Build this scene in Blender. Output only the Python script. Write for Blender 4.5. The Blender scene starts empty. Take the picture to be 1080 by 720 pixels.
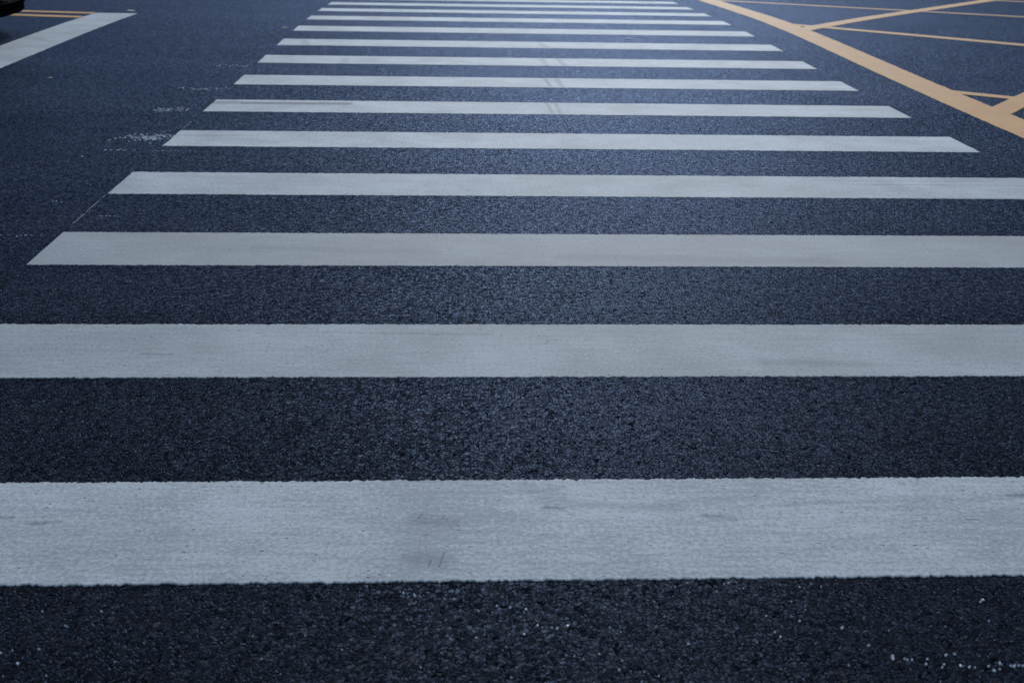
import bpy, bmesh, math, random
from mathutils import Vector, Matrix
random.seed(7)
S = bpy.context.scene
C = S.collection
R = math.radians

# ------------------------------------------------------------------ helpers
def tag(o, label=None, cat=None, group=None, kind=None):
    if label: o['label'] = label
    if cat: o['category'] = cat
    if group: o['group'] = group
    if kind: o['kind'] = kind
    return o

def link_mesh(name, verts, faces, mat, parent=None, smooth=False):
    me = bpy.data.meshes.new(name)
    me.from_pydata([tuple(v) for v in verts], [], faces)
    me.materials.append(mat)
    if smooth:
        for p in me.polygons: p.use_smooth = True
    me.update()
    o = bpy.data.objects.new(name, me); C.objects.link(o)
    if parent: o.parent = parent
    return o

def link_bm(name, bm, mat, parent=None, smooth=False):
    bmesh.ops.recalc_face_normals(bm, faces=bm.faces)
    me = bpy.data.meshes.new(name); bm.to_mesh(me); bm.free()
    me.materials.append(mat)
    if smooth:
        for p in me.polygons: p.use_smooth = True
    o = bpy.data.objects.new(name, me); C.objects.link(o)
    if parent: o.parent = parent
    return o

def empty(name, loc):
    o = bpy.data.objects.new(name, None); C.objects.link(o); o.location = loc
    return o

# road long-profile: rises to a crown near the centre line, falls away beyond
KN = [(5., -.00802), (8., .0127), (11., -.01315), (12.5, -.02685), (14., .00437)]
def zr(Y):
    z = 0.
    if Y > 24: return zr(24.) - 0.031*(min(Y, 34.)-24.)
    for yk, s in KN:
        u = (Y-yk)/.6
        z += s*.6*(u if u > 30 else math.log1p(math.exp(u)))
    return z

# ------------------------------------------------------------------ node helper
class NT:
    def __init__(s, mat):
        s.t = mat.node_tree; s.t.nodes.clear()
    def n(s, typ, ins=None, **kw):
        nd = s.t.nodes.new(typ)
        for k, v in kw.items(): setattr(nd, k, v)
        if ins:
            for k, v in ins.items():
                if isinstance(v, bpy.types.NodeSocket): s.t.links.new(v, nd.inputs[k])
                else: nd.inputs[k].default_value = v
        return nd
    def m(s, op, a, b=0.5, c=0.5, clamp=False):
        return s.n('ShaderNodeMath', {0: a, 1: b, 2: c}, operation=op, use_clamp=clamp).outputs[0]
    def step(s, v, a, b, to0=0., to1=1.):
        return s.n('ShaderNodeMapRange', {0: v, 1: a, 2: b, 3: to0, 4: to1}, interpolation_type='SMOOTHSTEP').outputs[0]
    def mix(s, f, a, b):
        nd = s.t.nodes.new('ShaderNodeMix'); nd.data_type = 'RGBA'
        for k, v in ((0, f), (6, a), (7, b)):
            if isinstance(v, bpy.types.NodeSocket): s.t.links.new(v, nd.inputs[k])
            else: nd.inputs[k].default_value = v
        return nd.outputs[2]
    def noise(s, vec, scale, detail=3., rough=.55, dist=0.):
        return s.n('ShaderNodeTexNoise', {'Vector': vec, 'Scale': scale, 'Detail': detail, 'Roughness': rough, 'Distortion': dist}).outputs[0]
    def map(s, vec, sc, loc=(0, 0, 0)):
        return s.n('ShaderNodeMapping', {'Vector': vec, 'Scale': sc, 'Location': loc}).outputs[0]

def newmat(name):
    m = bpy.data.materials.new(name); m.use_nodes = True
    return m

def simple(name, col, rough=.5, metal=0., coat=0., spec=.5, bump=0.0, bscale=60.):
    m = newmat(name); t = NT(m)
    geo = t.n('ShaderNodeTexCoord').outputs['Object']
    nz = t.noise(geo, bscale, 4.)
    f = t.step(nz, .3, .7)
    c2 = tuple(min(1, c*1.12) for c in col)+(1,); c1 = tuple(c*.9 for c in col)+(1,)
    b = t.n('ShaderNodeBsdfPrincipled', {'Base Color': t.mix(f, c1, c2), 'Roughness': rough, 'Metallic': metal,
            'Coat Weight': coat, 'Coat Roughness': .04, 'Specular IOR Level': spec})
    if bump:
        bp = t.n('ShaderNodeBump', {'Strength': bump, 'Distance': .002, 'Height': nz})
        t.t.links.new(bp.outputs[0], b.inputs['Normal'])
    t.n('ShaderNodeOutputMaterial', {0: b.outputs[0]})
    return m

# ------------------------------------------------------------------ asphalt
GK = .48
def asphalt():
    m = newmat('asphalt'); t = NT(m)
    P = t.n('ShaderNodeTexCoord').outputs['Object']
    sep = t.n('ShaderNodeSeparateXYZ', {0: P})
    X, Y = sep.outputs[0], sep.outputs[1]
    flat = t.n('ShaderNodeCombineXYZ', {0: X, 1: Y, 2: 0.}).outputs[0]
    # irregular stone outlines
    wn = t.n('ShaderNodeTexNoise', {'Vector': flat, 'Scale': 120., 'Detail': 2.}).outputs[1]
    wsub = t.n('ShaderNodeVectorMath', {0: wn, 1: (.5, .5, .5)}, operation='SUBTRACT').outputs[0]
    wsc = t.n('ShaderNodeVectorMath', {0: wsub, 3: .0045}, operation='SCALE').outputs[0]
    W = t.n('ShaderNodeVectorMath', {0: flat, 1: wsc}, operation='ADD').outputs[0]
    def stones(scale, loc):
        v = t.map(W, (1, 1, 1), loc)
        e = t.n('ShaderNodeTexVoronoi', {'Vector': v, 'Scale': scale, 'Randomness': 1.}, feature='DISTANCE_TO_EDGE', voronoi_dimensions='2D').outputs[0]
        c = t.n('ShaderNodeTexVoronoi', {'Vector': v, 'Scale': scale, 'Randomness': 1.}, feature='F1', voronoi_dimensions='2D').outputs['Color']
        return e, c
    e1, c1 = stones(84., (0, 0, 0)); e2, c2 = stones(128., (3.3, 1.7, 0))
    sel = t.step(t.noise(flat, 70., 2.), .47, .53)
    E = t.mix(sel, e1, e2)
    CC = t.mix(sel, c1, c2)
    Es = t.n('ShaderNodeSeparateColor', {0: E}).outputs[0]
    cs = t.n('ShaderNodeSeparateColor', {0: CC})
    r1, r2, r3 = cs.outputs
    gapw = t.step(t.noise(flat, 45., 3., .6), .3, .75, .07, .23)      # some stones sit deeper in the binder
    top = t.n('ShaderNodeMapRange', {0: Es, 1: t.m('MULTIPLY', gapw, .25), 2: gapw, 3: 0., 4: 1.}, interpolation_type='SMOOTHSTEP').outputs[0]
    # whole missing stones -> pits
    pit = t.step(r2, .05, .08)
    top = t.m('MULTIPLY', top, t.m('MULTIPLY_ADD', pit, .6, .4))
    # colours
    stone = t.mix(r1, (.0115, .0115, .0125, 1), (.0205, .0205, .022, 1))
    warm = t.step(r3, .965, .975)
    stone = t.mix(t.m('MULTIPLY', warm, .55), stone, (.085, .068, .052, 1))
    col = t.mix(top, (.002, .0025, .004, 1), stone)  # near-black binder in the gaps, also standing in for crevice shade
    # paving lanes, polish and dust (bands run along the street)
    lane = t.noise(t.map(flat, (.05, 1.1, 1)), 1.6, 3., .6)
    patch = t.noise(t.map(flat, (.5, 1., 1)), 1.1, 4., .6)
    fine = t.noise(flat, 16., 4., .65)
    tone = t.m('MULTIPLY', t.step(lane, .3, .7, .72, 1.22), t.step(patch, .3, .7, .82, 1.15))
    tone = t.m('MULTIPLY', tone, t.step(fine, .3, .7, .88, 1.12))
    # a darker, fresher strip of paving, and the joint beyond the crown
    strip = t.m('MULTIPLY', t.step(Y, 6.22, 6.36), t.step(Y, 6.98, 6.86))
    tone = t.m('MULTIPLY', tone, t.m('MULTIPLY_ADD', strip, -.22, 1.))
    yj = t.m('SUBTRACT', t.m('MULTIPLY_ADD', X, -.13, Y), t.m('MULTIPLY_ADD', t.noise(t.map(flat, (2, 2, 1)), 1., 3.), .12, 11.48))
    joint = t.m('MULTIPLY', t.step(t.m('ABSOLUTE', yj), .09, .03), t.step(X, 3., 3.6))
    tone = t.m('MULTIPLY', tone, t.m('MULTIPLY_ADD', joint, -.35, 1.))
    sc = t.n('ShaderNodeVectorMath', {0: col, 3: tone}, operation='SCALE').outputs[0]
    # bump + facet tilt
    h = t.m('ADD', t.m('MULTIPLY', top, t.m('MULTIPLY_ADD', r2, .5, .5)), t.m('MULTIPLY', t.noise(flat, 380., 2.), .07))
    bp = t.n('ShaderNodeBump', {'Strength': 1., 'Distance': .0036, 'Height': h})
    jit = t.n('ShaderNodeVectorMath', {0: CC, 1: (.5, .5, .5)}, operation='SUBTRACT').outputs[0]
    jit = t.n('ShaderNodeVectorMath', {0: jit, 3: .26}, operation='SCALE').outputs[0]
    nn = t.n('ShaderNodeVectorMath', {0: bp.outputs[0], 1: jit}, operation='ADD').outputs[0]
    nn = t.n('ShaderNodeVectorMath', {0: nn}, operation='NORMALIZE').outputs[0]
    rough = t.m('MULTIPLY_ADD', r3, .14, .26)
    rough = t.m('ADD', rough, t.step(patch, .3, .7, .0, .07))
    rough = t.m('ADD', rough, t.m('MULTIPLY', t.m('SUBTRACT', 1., top), .3))
    b = t.n('ShaderNodeBsdfPrincipled', {'Base Color': sc, 'Roughness': rough, 'Specular IOR Level': .0, 'Normal': nn})
    # sky gloss on the bitumen; its blue sheen is tinted into the gloss colour
    fr = t.n('ShaderNodeFresnel', {'IOR': 1.14, 'Normal': nn}).outputs[0]
    gl = t.n('ShaderNodeBsdfAnisotropic', {'Color': (.40, .52, .79, 1), 'Roughness': rough, 'Normal': nn})
    fac = t.m('MULTIPLY', fr, t.m('MULTIPLY_ADD', t.m('MULTIPLY', top, t.m('MULTIPLY_ADD', r1, .7, .65)), GK, .012))
    mx = t.n('ShaderNodeMixShader', {0: fac, 1: b.outputs[0], 2: gl.outputs[0]})
    t.n('ShaderNodeOutputMaterial', {0: mx.outputs[0]})
    return m

# ------------------------------------------------------------------ paint
# (x0,y0,x1,y1, half width, strength): scuffs, tyre marks and dirt lying on the stripes
STAINS = [(-.080,2.170,-.089,2.150,.0045,.6), (-.030,2.163,-.037,2.147,.0045,.5), (-.056,1.985,-.062,1.960,.0035,0.65),
          (-.030,2.012,-.040,1.958,.003,0.65), (-.075,2.082,-.066,2.084,.0035,0.60), (-.09,2.15,-.02,2.13,.035,0.27), (-.08,1.99,-.03,1.98,.035,0.24),
          (.150,2.295,.175,2.290,.016,.30), (.165,2.262,.225,2.268,.013,.34), (.21,2.288,.245,2.280,.012,.24), (.178,2.236,.238,2.238,.011,.34), (.195,2.194,.236,2.190,.010,.5), (.16,2.28,.24,2.22,.045,.16), (.25,2.205,.5,2.19,.018,0.27),
          (-.925,2.140,-.860,2.150,.009,0.40), (-1.02,2.166,-.972,2.166,.012,0.40), (.555,2.151,.61,2.138,.014,0.42),
          (1.280,2.232,1.34,2.233,.012,0.51), (1.133,2.130,1.16,2.127,.003,0.70), (.75,2.205,1.28,2.222,.010,0.22),
          (-1.60,7.200,-1.25,7.207,.060,.60), (-1.35,7.200,-.706,7.207,.050,.95), (-1.7,6.19,-1.1,6.195,.02,0.27),
          (.569,7.330,.583,6.93,.016,0.48), (.625,7.380,.632,6.90,.018,.38), (.632,8.30,.644,7.97,.018,0.58), (.715,8.30,.729,7.94,.028,0.42),
          (.725,10.20,.763,9.97,.04,0.37), (.80,9.4,.84,8.9,.03,0.37), (.66,9.4,.70,8.9,.03,0.31),
          (1.98,5.172,3.2,5.164,.007,0.48), (1.7,5.245,2.6,5.248,.012,0.31), (2.3,5.29,3.2,5.27,.010,0.26), (1.2,4.90,2.6,4.92,.03,0.20),
          (-.325,3.012,-.279,3.012,.002,0.60), (-.927,3.084,-.84,3.08,.008,0.37), (-.35,3.25,.1,3.24,.010,0.27), (.9,3.02,1.2,3.0,.03,0.27),
          (-.75,4.12,-.1,4.08,.05,.18), (.4,4.02,1.4,3.98,.05,0.20), (-.9,9.2,-.88,8.95,.04,0.24), (-1.35,10.2,-1.30,9.95,.05,0.31)]
def paint(name, c_lo, c_hi, stains, worn_col=(.325, .315, .295, 1), rough=.62, grit=(.27, .285, .285, 1), nick=(.74, .77, .77, 1)):
    m = newmat(name); t = NT(m)
    P = t.n('ShaderNodeTexCoord').outputs['Object']
    sep = t.n('ShaderNodeSeparateXYZ', {0: P}); X, Y = sep.outputs[0], sep.outputs[1]
    flat = t.n('ShaderNodeCombineXYZ', {0: X, 1: Y, 2: 0.}).outputs[0]
    wear = t.n('ShaderNodeAttribute', attribute_type='OBJECT', attribute_name='wear').outputs['Fac']
    streak = t.noise(t.map(flat, (.22, 2.0, 1)), 24., 6., .72, .3)          # screed drag marks along the stripe
    streak2 = t.noise(t.map(flat, (.6, 1.6, 1)), 60., 4., .7)
    blot = t.noise(flat, 2.6, 5., .62, .4)
    grain = t.noise(flat, 230., 4., .8)
    mott = t.noise(t.map(flat, (.8, 1., 1)), 110., 5., .8)
    f = t.m('ADD', t.m('MULTIPLY', streak, .20), t.m('ADD', t.m('MULTIPLY', streak2, .10), t.m('ADD', t.m('MULTIPLY', blot, .22), t.m('MULTIPLY', mott, .48))))
    f = t.step(f, .435, .565)
    col = t.mix(f, c_lo, c_hi)
    col = t.mix(t.step(grain, .47, .66, .0, .6), col, grit)
    # broad traffic film
    film = t.step(t.noise(t.map(flat, (.55, 1.4, 1), (4, 2, 0)), 1.7, 5., .62), .38, .72)
    col = t.mix(t.m('MULTIPLY', t.m('MULTIPLY', film, wear), .50), col, worn_col)
    col = t.mix(t.m('MULTIPLY', wear, .42), col, worn_col)
    # pits: tiny elongated voids
    pe = t.n('ShaderNodeTexVoronoi', {'Vector': t.map(flat, (.55, 1., 1)), 'Scale': 80., 'Randomness': 1.}, feature='F1', voronoi_dimensions='2D')
    pd = pe.outputs['Distance']; pc = t.n('ShaderNodeSeparateColor', {0: pe.outputs['Color']})
    pmask = t.m('MULTIPLY', t.step(pc.outputs[0], .935, .95), t.step(pd, t.m('MULTIPLY_ADD', pc.outputs[1], .22, .05), .02))
    col = t.mix(t.m('MULTIPLY', pmask, .72), col, (.05, .055, .065, 1))
    # light nicks
    lmask = t.m('MULTIPLY', t.step(pc.outputs[2], .95, .97), t.step(pd, .22, .08))
    col = t.mix(t.m('MULTIPLY', lmask, .45), col, nick)
    if stains:
        warp = t.m('MULTIPLY', t.m('SUBTRACT', t.noise(flat, 38., 4., .7), .5), .022)
        thin = t.m('MULTIPLY', warp, .12)
        brk = t.step(t.noise(t.map(flat, (1., 1.6, 1), (7, 1, 0)), 55., 4., .7), .30, .55, .5, 1.)
        tot = None
        for (x0, y0, x1, y1, w, s) in STAINS:
            dx, dy = x1-x0, y1-y0; L2 = dx*dx+dy*dy
            px = t.m('SUBTRACT', X, x0); py = t.m('SUBTRACT', Y, y0)
            u = t.m('DIVIDE', t.m('ADD', t.m('MULTIPLY', px, dx), t.m('MULTIPLY', py, dy)), L2, clamp=True)
            ex = t.m('SUBTRACT', px, t.m('MULTIPLY', u, dx)); ey = t.m('SUBTRACT', py, t.m('MULTIPLY', u, dy))
            d = t.m('SQRT', t.m('ADD', t.m('MULTIPLY', ex, ex), t.m('MULTIPLY', ey, ey)))
            d = t.m('ADD', d, warp if w > .005 else thin)
            k = t.m('MULTIPLY', t.step(d, w*1.25, w*.25), s)
            tot = k if tot is None else t.m('MAXIMUM', tot, k)
        col = t.mix(t.m('MULTIPLY', tot, brk), col, (.075, .085, .105, 1))
    h = t.m('ADD', t.m('MULTIPLY', grain, .5), t.m('MULTIPLY', mott, .8))
    h = t.m('SUBTRACT', h, t.m('MULTIPLY', pmask, 1.5))
    h = t.m('ADD', h, t.m('MULTIPLY', streak, .3))
    bp = t.n('ShaderNodeBump', {'Strength': .8, 'Distance': .0026, 'Height': h})
    b = t.n('ShaderNodeBsdfPrincipled', {'Base Color': col, 'Roughness': rough, 'Specular IOR Level': .22, 'Normal': bp.outputs[0]})
    t.n('ShaderNodeOutputMaterial', {0: b.outputs[0]})
    return m

M_ASPH = asphalt()
M_WHITE = paint('white_road_paint', (.41, .43, .42, 1), (.77, .795, .755, 1), True)
M_YEL = paint('yellow_road_paint', (.70, .30, .05, 1), (.93, .425, .075, 1), False, (.60, .35, .17, 1), grit=(.42, .24, .10, 1), nick=(.9, .6, .3, 1))
M_RES = simple('worn_paint_residue', (.50, .51, .52), .7, bscale=220.)
M_LINE = simple('faint_line_paint', (.13, .14, .15), .7, bscale=40.)
M_CHIP = simple('paint_chip', (.85, .86, .87), .25, bscale=300.)

# ------------------------------------------------------------------ road sheet
ys = [-80, -40, -20, -10, -5, -2] + [i*.25 for i in range(0, 97)] + [26, 28, 30, 32, 34, 60, 120, 300, 900]
xs = [-900, -300, -120, -60, -30, -15, -8, -4, 0, 4, 8, 15, 30, 60, 120, 300, 900]
v = [(x, y, zr(max(y, 0.)) if y > 0 else 0.) for y in ys for x in xs]
n = len(xs)
fc = [(j*n+i, j*n+i+1, (j+1)*n+i+1, (j+1)*n+i) for j in range(len(ys)-1) for i in range(n-1)]
road = link_mesh('road', v, fc, M_ASPH, smooth=True)
tag(road, 'dark grey asphalt road with coarse stones under the crosswalk', 'road', kind='structure')

# ------------------------------------------------------------------ markings
TH = .0025
def slab(name, edgeA, edgeB, mat, step=.012, jit=.0022, parent=None, lift=.0, th=TH, endjit=True, rows=4):
    """marking between two long edges (each a pair of end points), with a ragged skirt and a slightly rounded rim"""
    (ax, ay), (bx, by) = edgeA; (cx, cy), (dx, dy) = edgeB
    L = max(math.hypot(bx-ax, by-ay), math.hypot(dx-cx, dy-cy)); N = max(2, int(L/step))
    def lp(p, q, u): return (p[0]+(q[0]-p[0])*u, p[1]+(q[1]-p[1])*u)
    rim = .0022
    # v fractions across
    wd = math.hypot(cx-ax, cy-ay)
    vs = [0, 0, rim*1.2/wd] + [k/rows for k in range(1, rows)] + [1-rim*1.2/wd, 1, 1]
    tops = [0, .55, 1] + [1]*(rows-1) + [1, .55, 0]
    V = []; F = []
    ja = jb = 0; ra = []; rb = []
    for i in range(N+1):
        ja = ja*.25+random.gauss(0, jit); jb = jb*.25+random.gauss(0, jit)
        ra.append(ja); rb.append(jb)
    for i in range(N+1):
        u = i/N
        a = lp((ax, ay), (bx, by), u); c = lp((cx, cy), (dx, dy), u)
        nx, ny = c[0]-a[0], c[1]-a[1]; l = math.hypot(nx, ny) or 1; nx /= l; ny /= l
        a = (a[0]-nx*ra[i], a[1]-ny*ra[i]); c = (c[0]+nx*rb[i], c[1]+ny*rb[i])
        for vv, tp in zip(vs, tops):
            x, y = a[0]+(c[0]-a[0])*vv, a[1]+(c[1]-a[1])*vv
            tx = 0
            if endjit and (i == 0 or i == N): 
                q = random.gauss(0, jit*1.3); x += q
            V.append((x, y, zr(y)+lift+(tp*th if 0 < i < N else (min(tp, .0)*th if i in (0, N) else 0)) - (.003 if tp == 0 or i in (0, N) else 0)))
    K = len(vs)
    for i in range(N):
        for j in range(K-1):
            F.append((i*K+j, (i+1)*K+j, (i+1)*K+j+1, i*K+j+1))
    o = link_mesh(name, V, F, mat, parent)
    # keep faces pointing up
    me = o.data
    if sum(p.normal.z*p.area for p in me.polygons) < 0:
        me.flip_normals()
    return o

XL, XR, Y0, WD = -1.55385, 2.83837, 1.91229, .41149
DY = [-.0017, .003, .0005, .0023, -.0003, -.0057, .002, -.0009, -.0021, -.001, .004, -.0009, .0008, .0001]
ORD = ['nearest', 'second nearest', 'third nearest', 'fourth nearest', 'fifth nearest', 'sixth nearest', 'seventh nearest', 'eighth nearest', 'seventh farthest',
       'sixth farthest', 'fifth farthest', 'fourth farthest', 'third farthest', 'farthest visible']
ORD = ['first', 'second', 'third', 'fourth', 'fifth', 'sixth', 'seventh', 'eighth', 'ninth', 'tenth', 'eleventh', 'twelfth', 'thirteenth', 'fourteenth']
EXTRA = ['widest, with faint dark scuff marks below its middle', 'greyish, running past both sides of the photo', 'its slanted left end beside dotted specks',
         'a thin dark line along its right part', 'speckled paint residue at its left end', 'a dark grey streak along its top left',
         'two thin dark tyre marks at its middle', 'clean and unmarked along its whole length', 'faint tyre rub just right of its middle',
         'thin, bright, beside the yellow border line', 'thin, next after the tenth', 'thin, its left end above a fallen scrap', 'very thin, close to the top edge', 'cut by the top edge of the photo']
LAB = []
for k in range(14):
    y = Y0+k+DY[k]
    st = .005 if k < 3 else .010
    o = slab('crosswalk_stripe', ((XL, y), (XR, y)), ((XL, y+WD), (XR, y+WD)), M_WHITE, st, .0021 if k < 3 else .0026, rows=6)
    o['wear'] = [.32, 1.05, 1.45, .7, .35, .35, .25, .15, .2, .2, .1, .1, .1, .1][k]
    tag(o, '%s white crosswalk stripe from the bottom, %s' % (ORD[k], EXTRA[k]), 'crosswalk stripe', 'white stripes of the crosswalk')

o = slab('stop_line', ((-3.345, -4.), (-3.345, 12.33)), ((-3.762, -4.), (-3.77, 12.345)), M_WHITE, .03, .0025)
o['wear'] = .5
tag(o, 'broad white stop line slanting across the top left corner in front of the black car', 'stop line')
for nm, a, b, lab in (('centre_line', (-3.772, 12.215), (-3.772, 12.365), 'farther yellow line of the double centre line, ending at the stop line tip'),
                      ('centre_line', (-3.772, 11.785), (-3.772, 11.945), 'nearer yellow line of the double centre line, ending on the stop line side')):
    dx = 1.6
    o = slab(nm, ((a[0], a[1]), (a[0]-dx, a[1]+.17*dx*(1 if a[1] > 12 else 1.15))), ((b[0], b[1]), (b[0]-dx, b[1]+.17*dx*(1 if a[1] > 12 else 1.15))), M_YEL, .03, .002)
    o['wear'] = .3
    tag(o, lab, 'centre line', 'double yellow centre line')

box = empty('box_junction_marking', (3.4, 12., zr(12.)))
tag(box, 'yellow box junction marking with thick border and crossing hatch lines at top right', 'box junction')
def child_slab(name, A, B, **kw):
    o = slab(name, A, B, M_YEL, **kw); o['wear'] = .55
    o.data.transform(Matrix.Translation(-Vector(box.location))); o.parent = box
    return o
child_slab('border_line', ((3.256, -3.), (3.262, 22.)), ((3.533, -3.), (3.539, 22.)), step=.03, jit=.002)
def band(x0, y0, x1, y1, w):
    up = y1 > y0
    l = math.hypot(x1-x0, y1-y0); nx, ny = -(y1-y0)/l*w/2, (x1-x0)/l*w/2
    child_slab('hatch_line', ((x0-nx, y0-ny), (x1-nx, y1-ny)), ((x0+nx, y0+ny), (x1+nx, y1+ny)), step=.03, jit=.002, lift=.0016 if up else .0004, th=.0026)
band(3.44, 11.515, 9.2, 18.50, .185)        # long diagonal
band(3.44, 7.085, 8.6, 13.30, .17)
band(3.45, 15.84, 6.65, 13.514, .15); band(6.59, 13.557, 9.4, 11.75, .148)
band(3.45, 12.094, 8.0, 8.2, .165)
band(3.45, 7.96, 5.8, 6.33, .125)
band(5.4, 18.4, 9.6, 15.50, .16)

# pre-marking scratch along the stripe ends
def thin_line(y0, y1, x0, x1, label):
    o = slab('guide_line', ((x0-.0012, y0), (x1-.0012, y1)), ((x0+.0012, y0), (x1+.0012, y1)), M_LINE, .01, .0014, th=.0006, rows=2)
    tag(o, label, 'guide line', 'thin setting-out lines at the left stripe ends')
thin_line(4.44, 4.905, -1.551, -1.552, 'thin pale setting-out line joining left ends of the third and fourth stripes')
thin_line(6.36, 6.60, -1.549, -1.545, 'short thin pale setting-out line between left ends of fifth and sixth stripes')

# ------------------------------------------------------------------ paint residue and crumbs
def chip(bm, x, y, r, hgt, asp=1.6, z0=0):
    k = random.randint(5, 7); a0 = random.random()*6.28; rot = random.gauss(0, .5)
    base = []; z = zr(y)+z0
    cr, sr = math.cos(rot), math.sin(rot)
    rim = []
    for i in range(k):
        a = a0+i*6.283/k; rr = r*random.uniform(.6, 1.15)
        px, py = rr*asp*math.cos(a), rr*math.sin(a)/asp*1.3
        px, py = px*cr-py*sr, px*sr+py*cr
        base.append(bm.verts.new((x+px, y+py, z-.001)))
        rim.append(bm.verts.new((x+px*.7, y+py*.7, z+hgt*random.uniform(.6, 1.))))
    for i in range(k):
        j = (i+1) % k
        bm.faces.new((base[i], base[j], rim[j], rim[i]))
    bm.faces.new(rim)

def residue(name, zones, label, cat='paint residue'):
    bm = bmesh.new()
    for (x0, y0, x1, y1, spread, cnt, r) in zones:
        for _ in range(cnt):
            u = random.random()
            if math.sin(u*47.+x0*91.)+math.sin(u*113.+y0*37.)+random.gauss(0, 1.2) < -.8: continue
            chip(bm, x0+(x1-x0)*u+random.gauss(0, .012), y0+(y1-y0)*u+random.gauss(0, .6)*spread, r*random.uniform(.25, 1.1), .0022, 1.15)
    o = link_bm(name, bm, M_RES)
    return tag(o, label, cat, kind='stuff')
residue('paint_residue', [(-1.81, 6.13, -1.57, 6.12, .10, 120, .0085), (-1.73, 6.12, -1.60, 6.13, .06, 60, .010), (-1.86, 6.05, -1.82, 6.10, .02, 8, .007)],
        'speckled white paint residue left of the fifth crosswalk stripe')
residue('paint_residue', [(-1.84, 5.815, -1.66, 5.80, .022, 40, .0055), (-1.58, 5.80, -1.36, 5.798, .02, 30, .005), (-1.86, 5.65, -1.80, 5.74, .02, 5, .007)],
        'dotted row of white paint specks just below the fifth stripe left end')
residue('paint_residue', [(-1.84, 6.95, -1.64, 6.955, .055, 90, .008)], 'speckled white paint residue left of the sixth crosswalk stripe')
residue('paint_residue', [(-1.80, 7.71, -1.56, 7.73, .05, 44, .008)], 'sparse white paint residue left of the seventh crosswalk stripe')
residue('paint_residue', [(-1.83, 8.75, -1.60, 8.75, .06, 44, .008)], 'faint white paint residue left of the eighth crosswalk stripe')
residue('paint_residue', [(-1.78, 4.277, -1.555, 4.282, .009, 24, .0042), (-1.74, 4.79, -1.645, 4.74, .008, 10, .005), (-1.49, 4.558, -1.44, 4.56, .005, 9, .005)],
        'dotted row of tiny white specks left of the third crosswalk stripe')

PTS = [(-.139,1.93),(-.115,1.877),(-.108,1.872),(-.087,1.867),(-.085,1.86),(-.008,1.85),(.039,1.809),(.075,1.826),(.1,1.82),(.131,1.813),(.126,1.78),(.146,1.759),(.150,1.762),
       (.158,1.756),(.176,1.755),(.186,1.752),(.207,1.76),(.123,1.736),(.304,1.81),(.286,1.753),(.211,1.67),(.296,1.655),(.287,1.629),(.384,1.833),(-.067,1.644),
       (-.791,1.825),(-.68,1.822),(-.759,1.71),(-.782,1.67),(-.824,1.7),(.677,1.812),(.596,1.732),(.603,1.718),(.653,1.766),(.732,1.747),(.728,1.742),(.761,1.689),
       (.461,1.896),(.544,1.894),(.535,1.89),(.711,1.888),(1.038,1.827),(1.031,1.821),(.426,1.701)]
bm = bmesh.new()
for x, y in PTS:
    chip(bm, x, y, random.uniform(.0008, .0027), .0026, random.uniform(1., 1.8), .001)
for x, y in [(.792,1.655),(.80,1.66),(.823,1.644),(.818,1.65),(.852,1.64),(.877,1.634),(.906,1.661),(.90,1.657),(.919,1.628),(.93,1.623),(.974,1.627),(.985,1.63),(.962,1.619),(1.005,1.624),(1.018,1.626),(1.03,1.63)]:
    for _ in range(2):
        chip(bm, x+random.gauss(0, .006), y+random.gauss(0, .004), random.uniform(.0008, .0027), .0026, random.uniform(1., 1.8), .001)
for _ in range(70):         # looser sprinkle near the camera
    x, y = random.gauss(.25, .5), random.uniform(1.58, 1.90)
    chip(bm, x, y, random.uniform(.0005, .0016), .0024, 1.5, .0008)
for _ in range(260):        # the odd bright grain elsewhere
    x, y = random.uniform(-2.6, 3.0), 1.5+4.*random.random()**1.3
    if ((y-Y0) % 1.) < WD+.01: continue
    chip(bm, x, y, random.uniform(.0005, .0017), .002, 1.3, .0005)
o = link_bm('paint_crumbs', bm, M_CHIP)
tag(o, 'tiny white crumbs scattered over the near asphalt', 'paint crumbs', kind='stuff')

# ------------------------------------------------------------------ litter
def scrap(name, x, y, r, mat, label, cat):
    bm = bmesh.new(); k = 9; z = zr(y)
    ring0 = []; ring1 = []
    for i in range(k):
        a = i*6.283/k; rr = r*random.uniform(.65, 1.2)
        zz = random.uniform(.003, .012)
        ring0.append(bm.verts.new((x+rr*1.5*math.cos(a), y+rr*math.sin(a), z+zz)))
        ring1.append(bm.verts.new((x+rr*1.45*math.cos(a), y+rr*.95*math.sin(a), z+zz-.002)))
    c0 = bm.verts.new((x, y, z+.006)); c1 = bm.verts.new((x, y, z+.002))
    for i in range(k):
        j = (i+1) % k
        bm.faces.new((ring0[i], ring0[j], c0)); bm.faces.new((ring1[j], ring1[i], c1)); bm.faces.new((ring0[j], ring0[i], ring1[i], ring1[j]))
    bmesh.ops.recalc_face_normals(bm, faces=bm.faces)
    me = bpy.data.meshes.new(name); bm.to_mesh(me); bm.free(); me.materials.append(mat)
    me.transform(Matrix.Translation((-x, -y, -z)))
    o = bpy.data.objects.new(name, me); C.objects.link(o); o.location = (x, y, z)
    return tag(o, label, cat)
M_LEAF = simple('dry_leaf', (.34, .29, .26), .7, bscale=90.)
M_PAPER = simple('paper_scrap', (.62, .62, .60), .7, bscale=90.)
scrap('paper_scrap', -3.486, 12.60, .028, M_PAPER, 'small white scrap just beyond the tip of the stop line', 'litter')
scrap('dry_leaf', -2.849, 8.083, .014, M_LEAF, 'small brownish leaf on asphalt below the stop line', 'leaf')
scrap('dry_leaf', -1.652, 11.11, .03, M_LEAF, 'pale leaf left of the tenth crosswalk stripe', 'leaf')
scrap('paper_scrap', 1.567, 10.60, .022, M_PAPER, 'pale scrap lying between the ninth and tenth stripes right of centre', 'litter')
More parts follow.
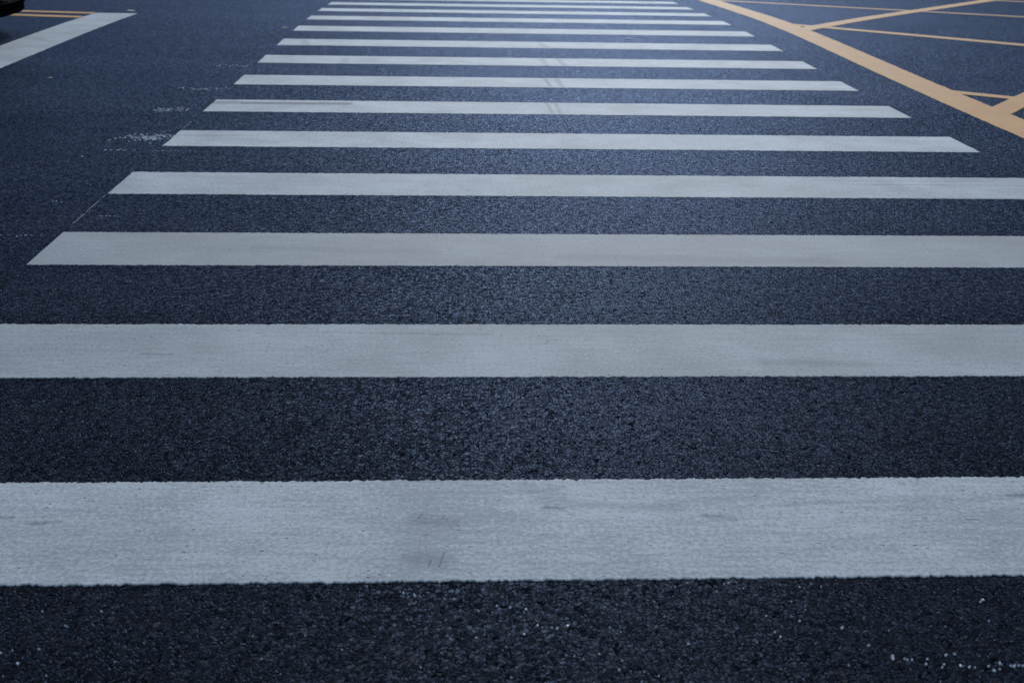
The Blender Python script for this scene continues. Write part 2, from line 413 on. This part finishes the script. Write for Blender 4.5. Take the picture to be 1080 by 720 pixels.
scrap('pebble', .471, 6.43, .010, M_PAPER, 'tiny pale pebble on asphalt just beyond the fifth stripe', 'pebble')
scrap('pebble', -1.858, 7.712, .013, M_PAPER, 'tiny white pebble left of the seventh stripe', 'pebble')

# ------------------------------------------------------------------ black car (only its front corner is in the photo)
M_BLACK = simple('black_car_paint', (.003, .003, .004), .35, spec=.08)
M_TRIM = simple('black_plastic', (.004, .004, .005), .9, spec=0.)
M_GLASS = simple('dark_car_glass', (.008, .010, .012), .05, spec=.8)
M_TYRE = simple('tyre_rubber', (.018, .018, .019), .8, bump=.4)
M_RIM = simple('alloy_rim', (.55, .56, .58), .3, metal=.9)
M_LAMP = simple('headlight_lens', (.55, .58, .62), .08, metal=.3, coat=1.)
M_PLATE = simple('blank_plate', (.03, .07, .30), .4)
M_CHROME = simple('chrome', (.6, .6, .62), .12, metal=1.)

CX, CY = -6.13, 10.14
car = empty('parked_car', (CX, CY, zr(CY)))
car.name = 'car'
tag(car, 'black car waiting behind the stop line, only its front bumper corner in view', 'car')
HW = .91
def loft(name, secs, mat, parent=car, caps=True):
    V = []; F = []; k = len(secs[0])
    for s in secs: V += s
    for i in range(len(secs)-1):
        for j in range(k):
            jn = (j+1) % k
            F.append((i*k+j, i*k+jn, (i+1)*k+jn, (i+1)*k+j))
    if caps:
        F.append(tuple(range(k-1, -1, -1))); F.append(tuple((len(secs)-1)*k+j for j in range(k)))
    bm = bmesh.new(); vs = [bm.verts.new(p) for p in V]
    for f in F: bm.faces.new([vs[i] for i in f])
    return link_bm(name, bm, mat, parent, smooth=True)

def section(x, hw, zb, zt, dxc=0., n=20, p=3.2):
    """closed superellipse in y/z; ends swept back by dxc towards the corners"""
    out = []
    for i in range(n):
        a = 2*math.pi*i/n
        ca, sa = math.cos(a), math.sin(a)
        y = hw*math.copysign(abs(ca)**(2/p), ca); z = (zb+zt)/2+(zt-zb)/2*math.copysign(abs(sa)**(2/p), sa)
        out.append((x-dxc*abs(y/HW)**2.6, y, z))
    return out
# x, halfwidth, zbottom, ztop, sweep
BODY = [(-2.30, .70, .42, .86, .10), (-2.27, .82, .30, .98, .12), (-2.1, .89, .24, 1.03, .1), (-1.6, .91, .20, 1.02, 0), (-.8, .92, .18, .97, 0), (.2, .92, .18, .96, 0),
        (.9, .92, .18, .95, 0), (1.4, .915, .18, .90, .02), (1.8, .90, .18, .82, .08), (2.08, .89, .18, .74, .16), (2.20, .87, .20, .66, .19), (2.29, .86, .26, .60, .25), (2.325, .80, .30, .52, .25)]
loft('body', [section(*b) for b in BODY], M_BLACK)
CAB = [(-1.75, .70, .90, 1.00, 0), (-1.3, .70, .90, 1.25, 0), (-.8, .69, .90, 1.40, 0), (-.2, .68, .90, 1.445, 0), (.3, .68, .90, 1.42, 0), (.8, .70, .90, 1.20, .04), (1.25, .74, .86, .95, .08)]
loft('cabin_glass', [section(*b, p=3.) for b in CAB], M_GLASS)
ROOF = [(-1.15, .60, 1.30, 1.335, 0), (-.8, .62, 1.37, 1.415, 0), (-.2, .62, 1.40, 1.46, 0), (.3, .62, 1.39, 1.435, 0), (.5, .60, 1.345, 1.37, 0)]
loft('roof', [section(*b, p=4.) for b in ROOF], M_BLACK)
# bumper lip: curved bar along the lower front edge
def swept_bar(name, z0, z1, xoff, depth, y0, y1, mat, n=24, sweep=.34, up=0.):
    secs = []
    for i in range(n+1):
        y = y0+(y1-y0)*i/n
        xf = xoff-sweep*abs(y/HW)**2.6
        e = up*abs(y/HW)**4
        secs.append([(xf, y, z0+e+.012), (xf-.012, y, z0+e), (xf-depth, y, z0+e), (xf-depth, y, z1+e), (xf-.012, y, z1+e), (xf, y, z1+e-.008)])
    return loft(name, secs, mat)
lip = swept_bar('bumper_lip', .195, .245, 2.32, .40, -.88, .88, M_TRIM, up=.03)
swept_bar('lower_grille', .27, .36, 2.30, .10, -.60, .60, M_TRIM)
swept_bar('grille', .46, .60, 2.275, .08, -.36, .36, M_TRIM)
swept_bar('bumper_crease', .262, .270, 2.33, .05, -.84, .84, M_TRIM, up=.03)
swept_bar('number_plate', .39, .45, 2.31, .03, -.22, .22, M_PLATE)
for s in (-1, 1):
    swept_bar('headlight', .56, .65, 2.285, .22, s*.42, s*.80, M_LAMP, 8)
    # mirrors
    loft('mirror', [section(.62, .11, .92, 1.05, 0, 12), section(.75, .11, .93, 1.04, 0, 12), section(.78, .06, .95, 1.01, 0, 12)], M_BLACK).location = (0, s*.98, 0)
def cyl(bm, r0, r1, y0, y1, n=32):
    a = [bm.verts.new((r0*math.cos(6.2832*i/n), y0, r0*math.sin(6.2832*i/n))) for i in range(n)]
    b = [bm.verts.new((r1*math.cos(6.2832*i/n), y1, r1*math.sin(6.2832*i/n))) for i in range(n)]
    for i in range(n): bm.faces.new((a[i], a[(i+1) % n], b[(i+1) % n], b[i]))
    return a, b
for wx in (1.36, -1.36):
    for s in (-1, 1):
        w = empty('wheel', (wx, s*.83, .33)); w.parent = car
        bm = bmesh.new()
        prof = [(.20, -.10), (.30, -.105), (.325, -.085), (.33, 0), (.325, .085), (.30, .105), (.20, .10)]
        rings = []
        for r_, y_ in prof:
            rings.append([bm.verts.new((r_*math.cos(6.2832*i/40), y_, r_*math.sin(6.2832*i/40))) for i in range(40)])
        for a, b in zip(rings, rings[1:]):
            for i in range(40): bm.faces.new((a[i], a[(i+1) % 40], b[(i+1) % 40], b[i]))
        link_bm('tyre', bm, M_TYRE, w, True)
        bm = bmesh.new()
        a, b = cyl(bm, .21, .21, -.08, .08); bm.faces.new(a)
        c, d = cyl(bm, .05, .05, .02*s, .09*s, 16); bm.faces.new(d)
        for k in range(5):
            an = k*6.2832/5; m4 = Matrix.Rotation(an, 4, 'Y')
            r = bmesh.ops.create_cube(bm, size=1., matrix=m4 @ Matrix.Translation((.12, .06*s, 0)) @ Matrix.Diagonal((.18, .025, .045, 1)))
        link_bm('rim', bm, M_RIM, w)
# underside panel, set low and far forward to deepen the shade under the bumper
loft('underbody', [section(-2.1, .86, .10, .24), section(0, .90, .08, .22), section(1.85, .90, .075, .22, .12), section(2.04, .80, .09, .24, .24)], M_TRIM)

# ------------------------------------------------------------------ camera (35 mm class lens, chest height, looking down the crosswalk)
cam = bpy.data.cameras.new('camera'); co = bpy.data.objects.new('camera', cam); C.objects.link(co)
r = Vector((.99886327, -.04419454, .0178609)); u = Vector((.00015384, .37768628, .92593361)); f = Vector((.04766703, .92487833, -.37726375))
co.matrix_world = Matrix(((r.x, u.x, -f.x, 0), (r.y, u.y, -f.y, 0), (r.z, u.z, -f.z, 1.29979), (0, 0, 0, 1)))
cam.sensor_width = 36.; cam.sensor_fit = 'HORIZONTAL'; cam.lens = 1185.51144/1080*36
cam.clip_start = .05; cam.clip_end = 3000.
cam.dof.use_dof = True; cam.dof.focus_distance = 3.7; cam.dof.aperture_fstop = 5.6
S.camera = co

# ------------------------------------------------------------------ light
SUN_EL, SUN_AZ = 31., 8.        # azimuth clockwise from +Y
w = bpy.data.worlds.new('World'); S.world = w; w.use_nodes = True
nt = w.node_tree; nt.nodes.clear()
sky = nt.nodes.new('ShaderNodeTexSky'); sky.sky_type = 'NISHITA'; sky.sun_disc = False
sky.sun_elevation = R(SUN_EL); sky.sun_rotation = R(SUN_AZ); sky.air_density = 1.0; sky.dust_density = .2; sky.ozone_density = 4.
bg = nt.nodes.new('ShaderNodeBackground'); bg.inputs[1].default_value = .070
out = nt.nodes.new('ShaderNodeOutputWorld')
nt.links.new(sky.outputs[0], bg.inputs[0]); nt.links.new(bg.outputs[0], out.inputs[0])
sun = bpy.data.lights.new('sun', 'SUN'); sun.energy = 1.45; sun.angle = R(14.); sun.color = (.92, .96, 1.)
so = bpy.data.objects.new('sun', sun); C.objects.link(so)
d = Vector((math.sin(R(SUN_AZ))*math.cos(R(SUN_EL)), math.cos(R(SUN_AZ))*math.cos(R(SUN_EL)), math.sin(R(SUN_EL))))
so.rotation_euler = d.to_track_quat('Z', 'Y').to_euler(); so.location = d*30

S.view_settings.view_transform = 'Standard'; S.view_settings.look = 'None'
S.view_settings.gamma = 1.; S.view_settings.exposure = .5
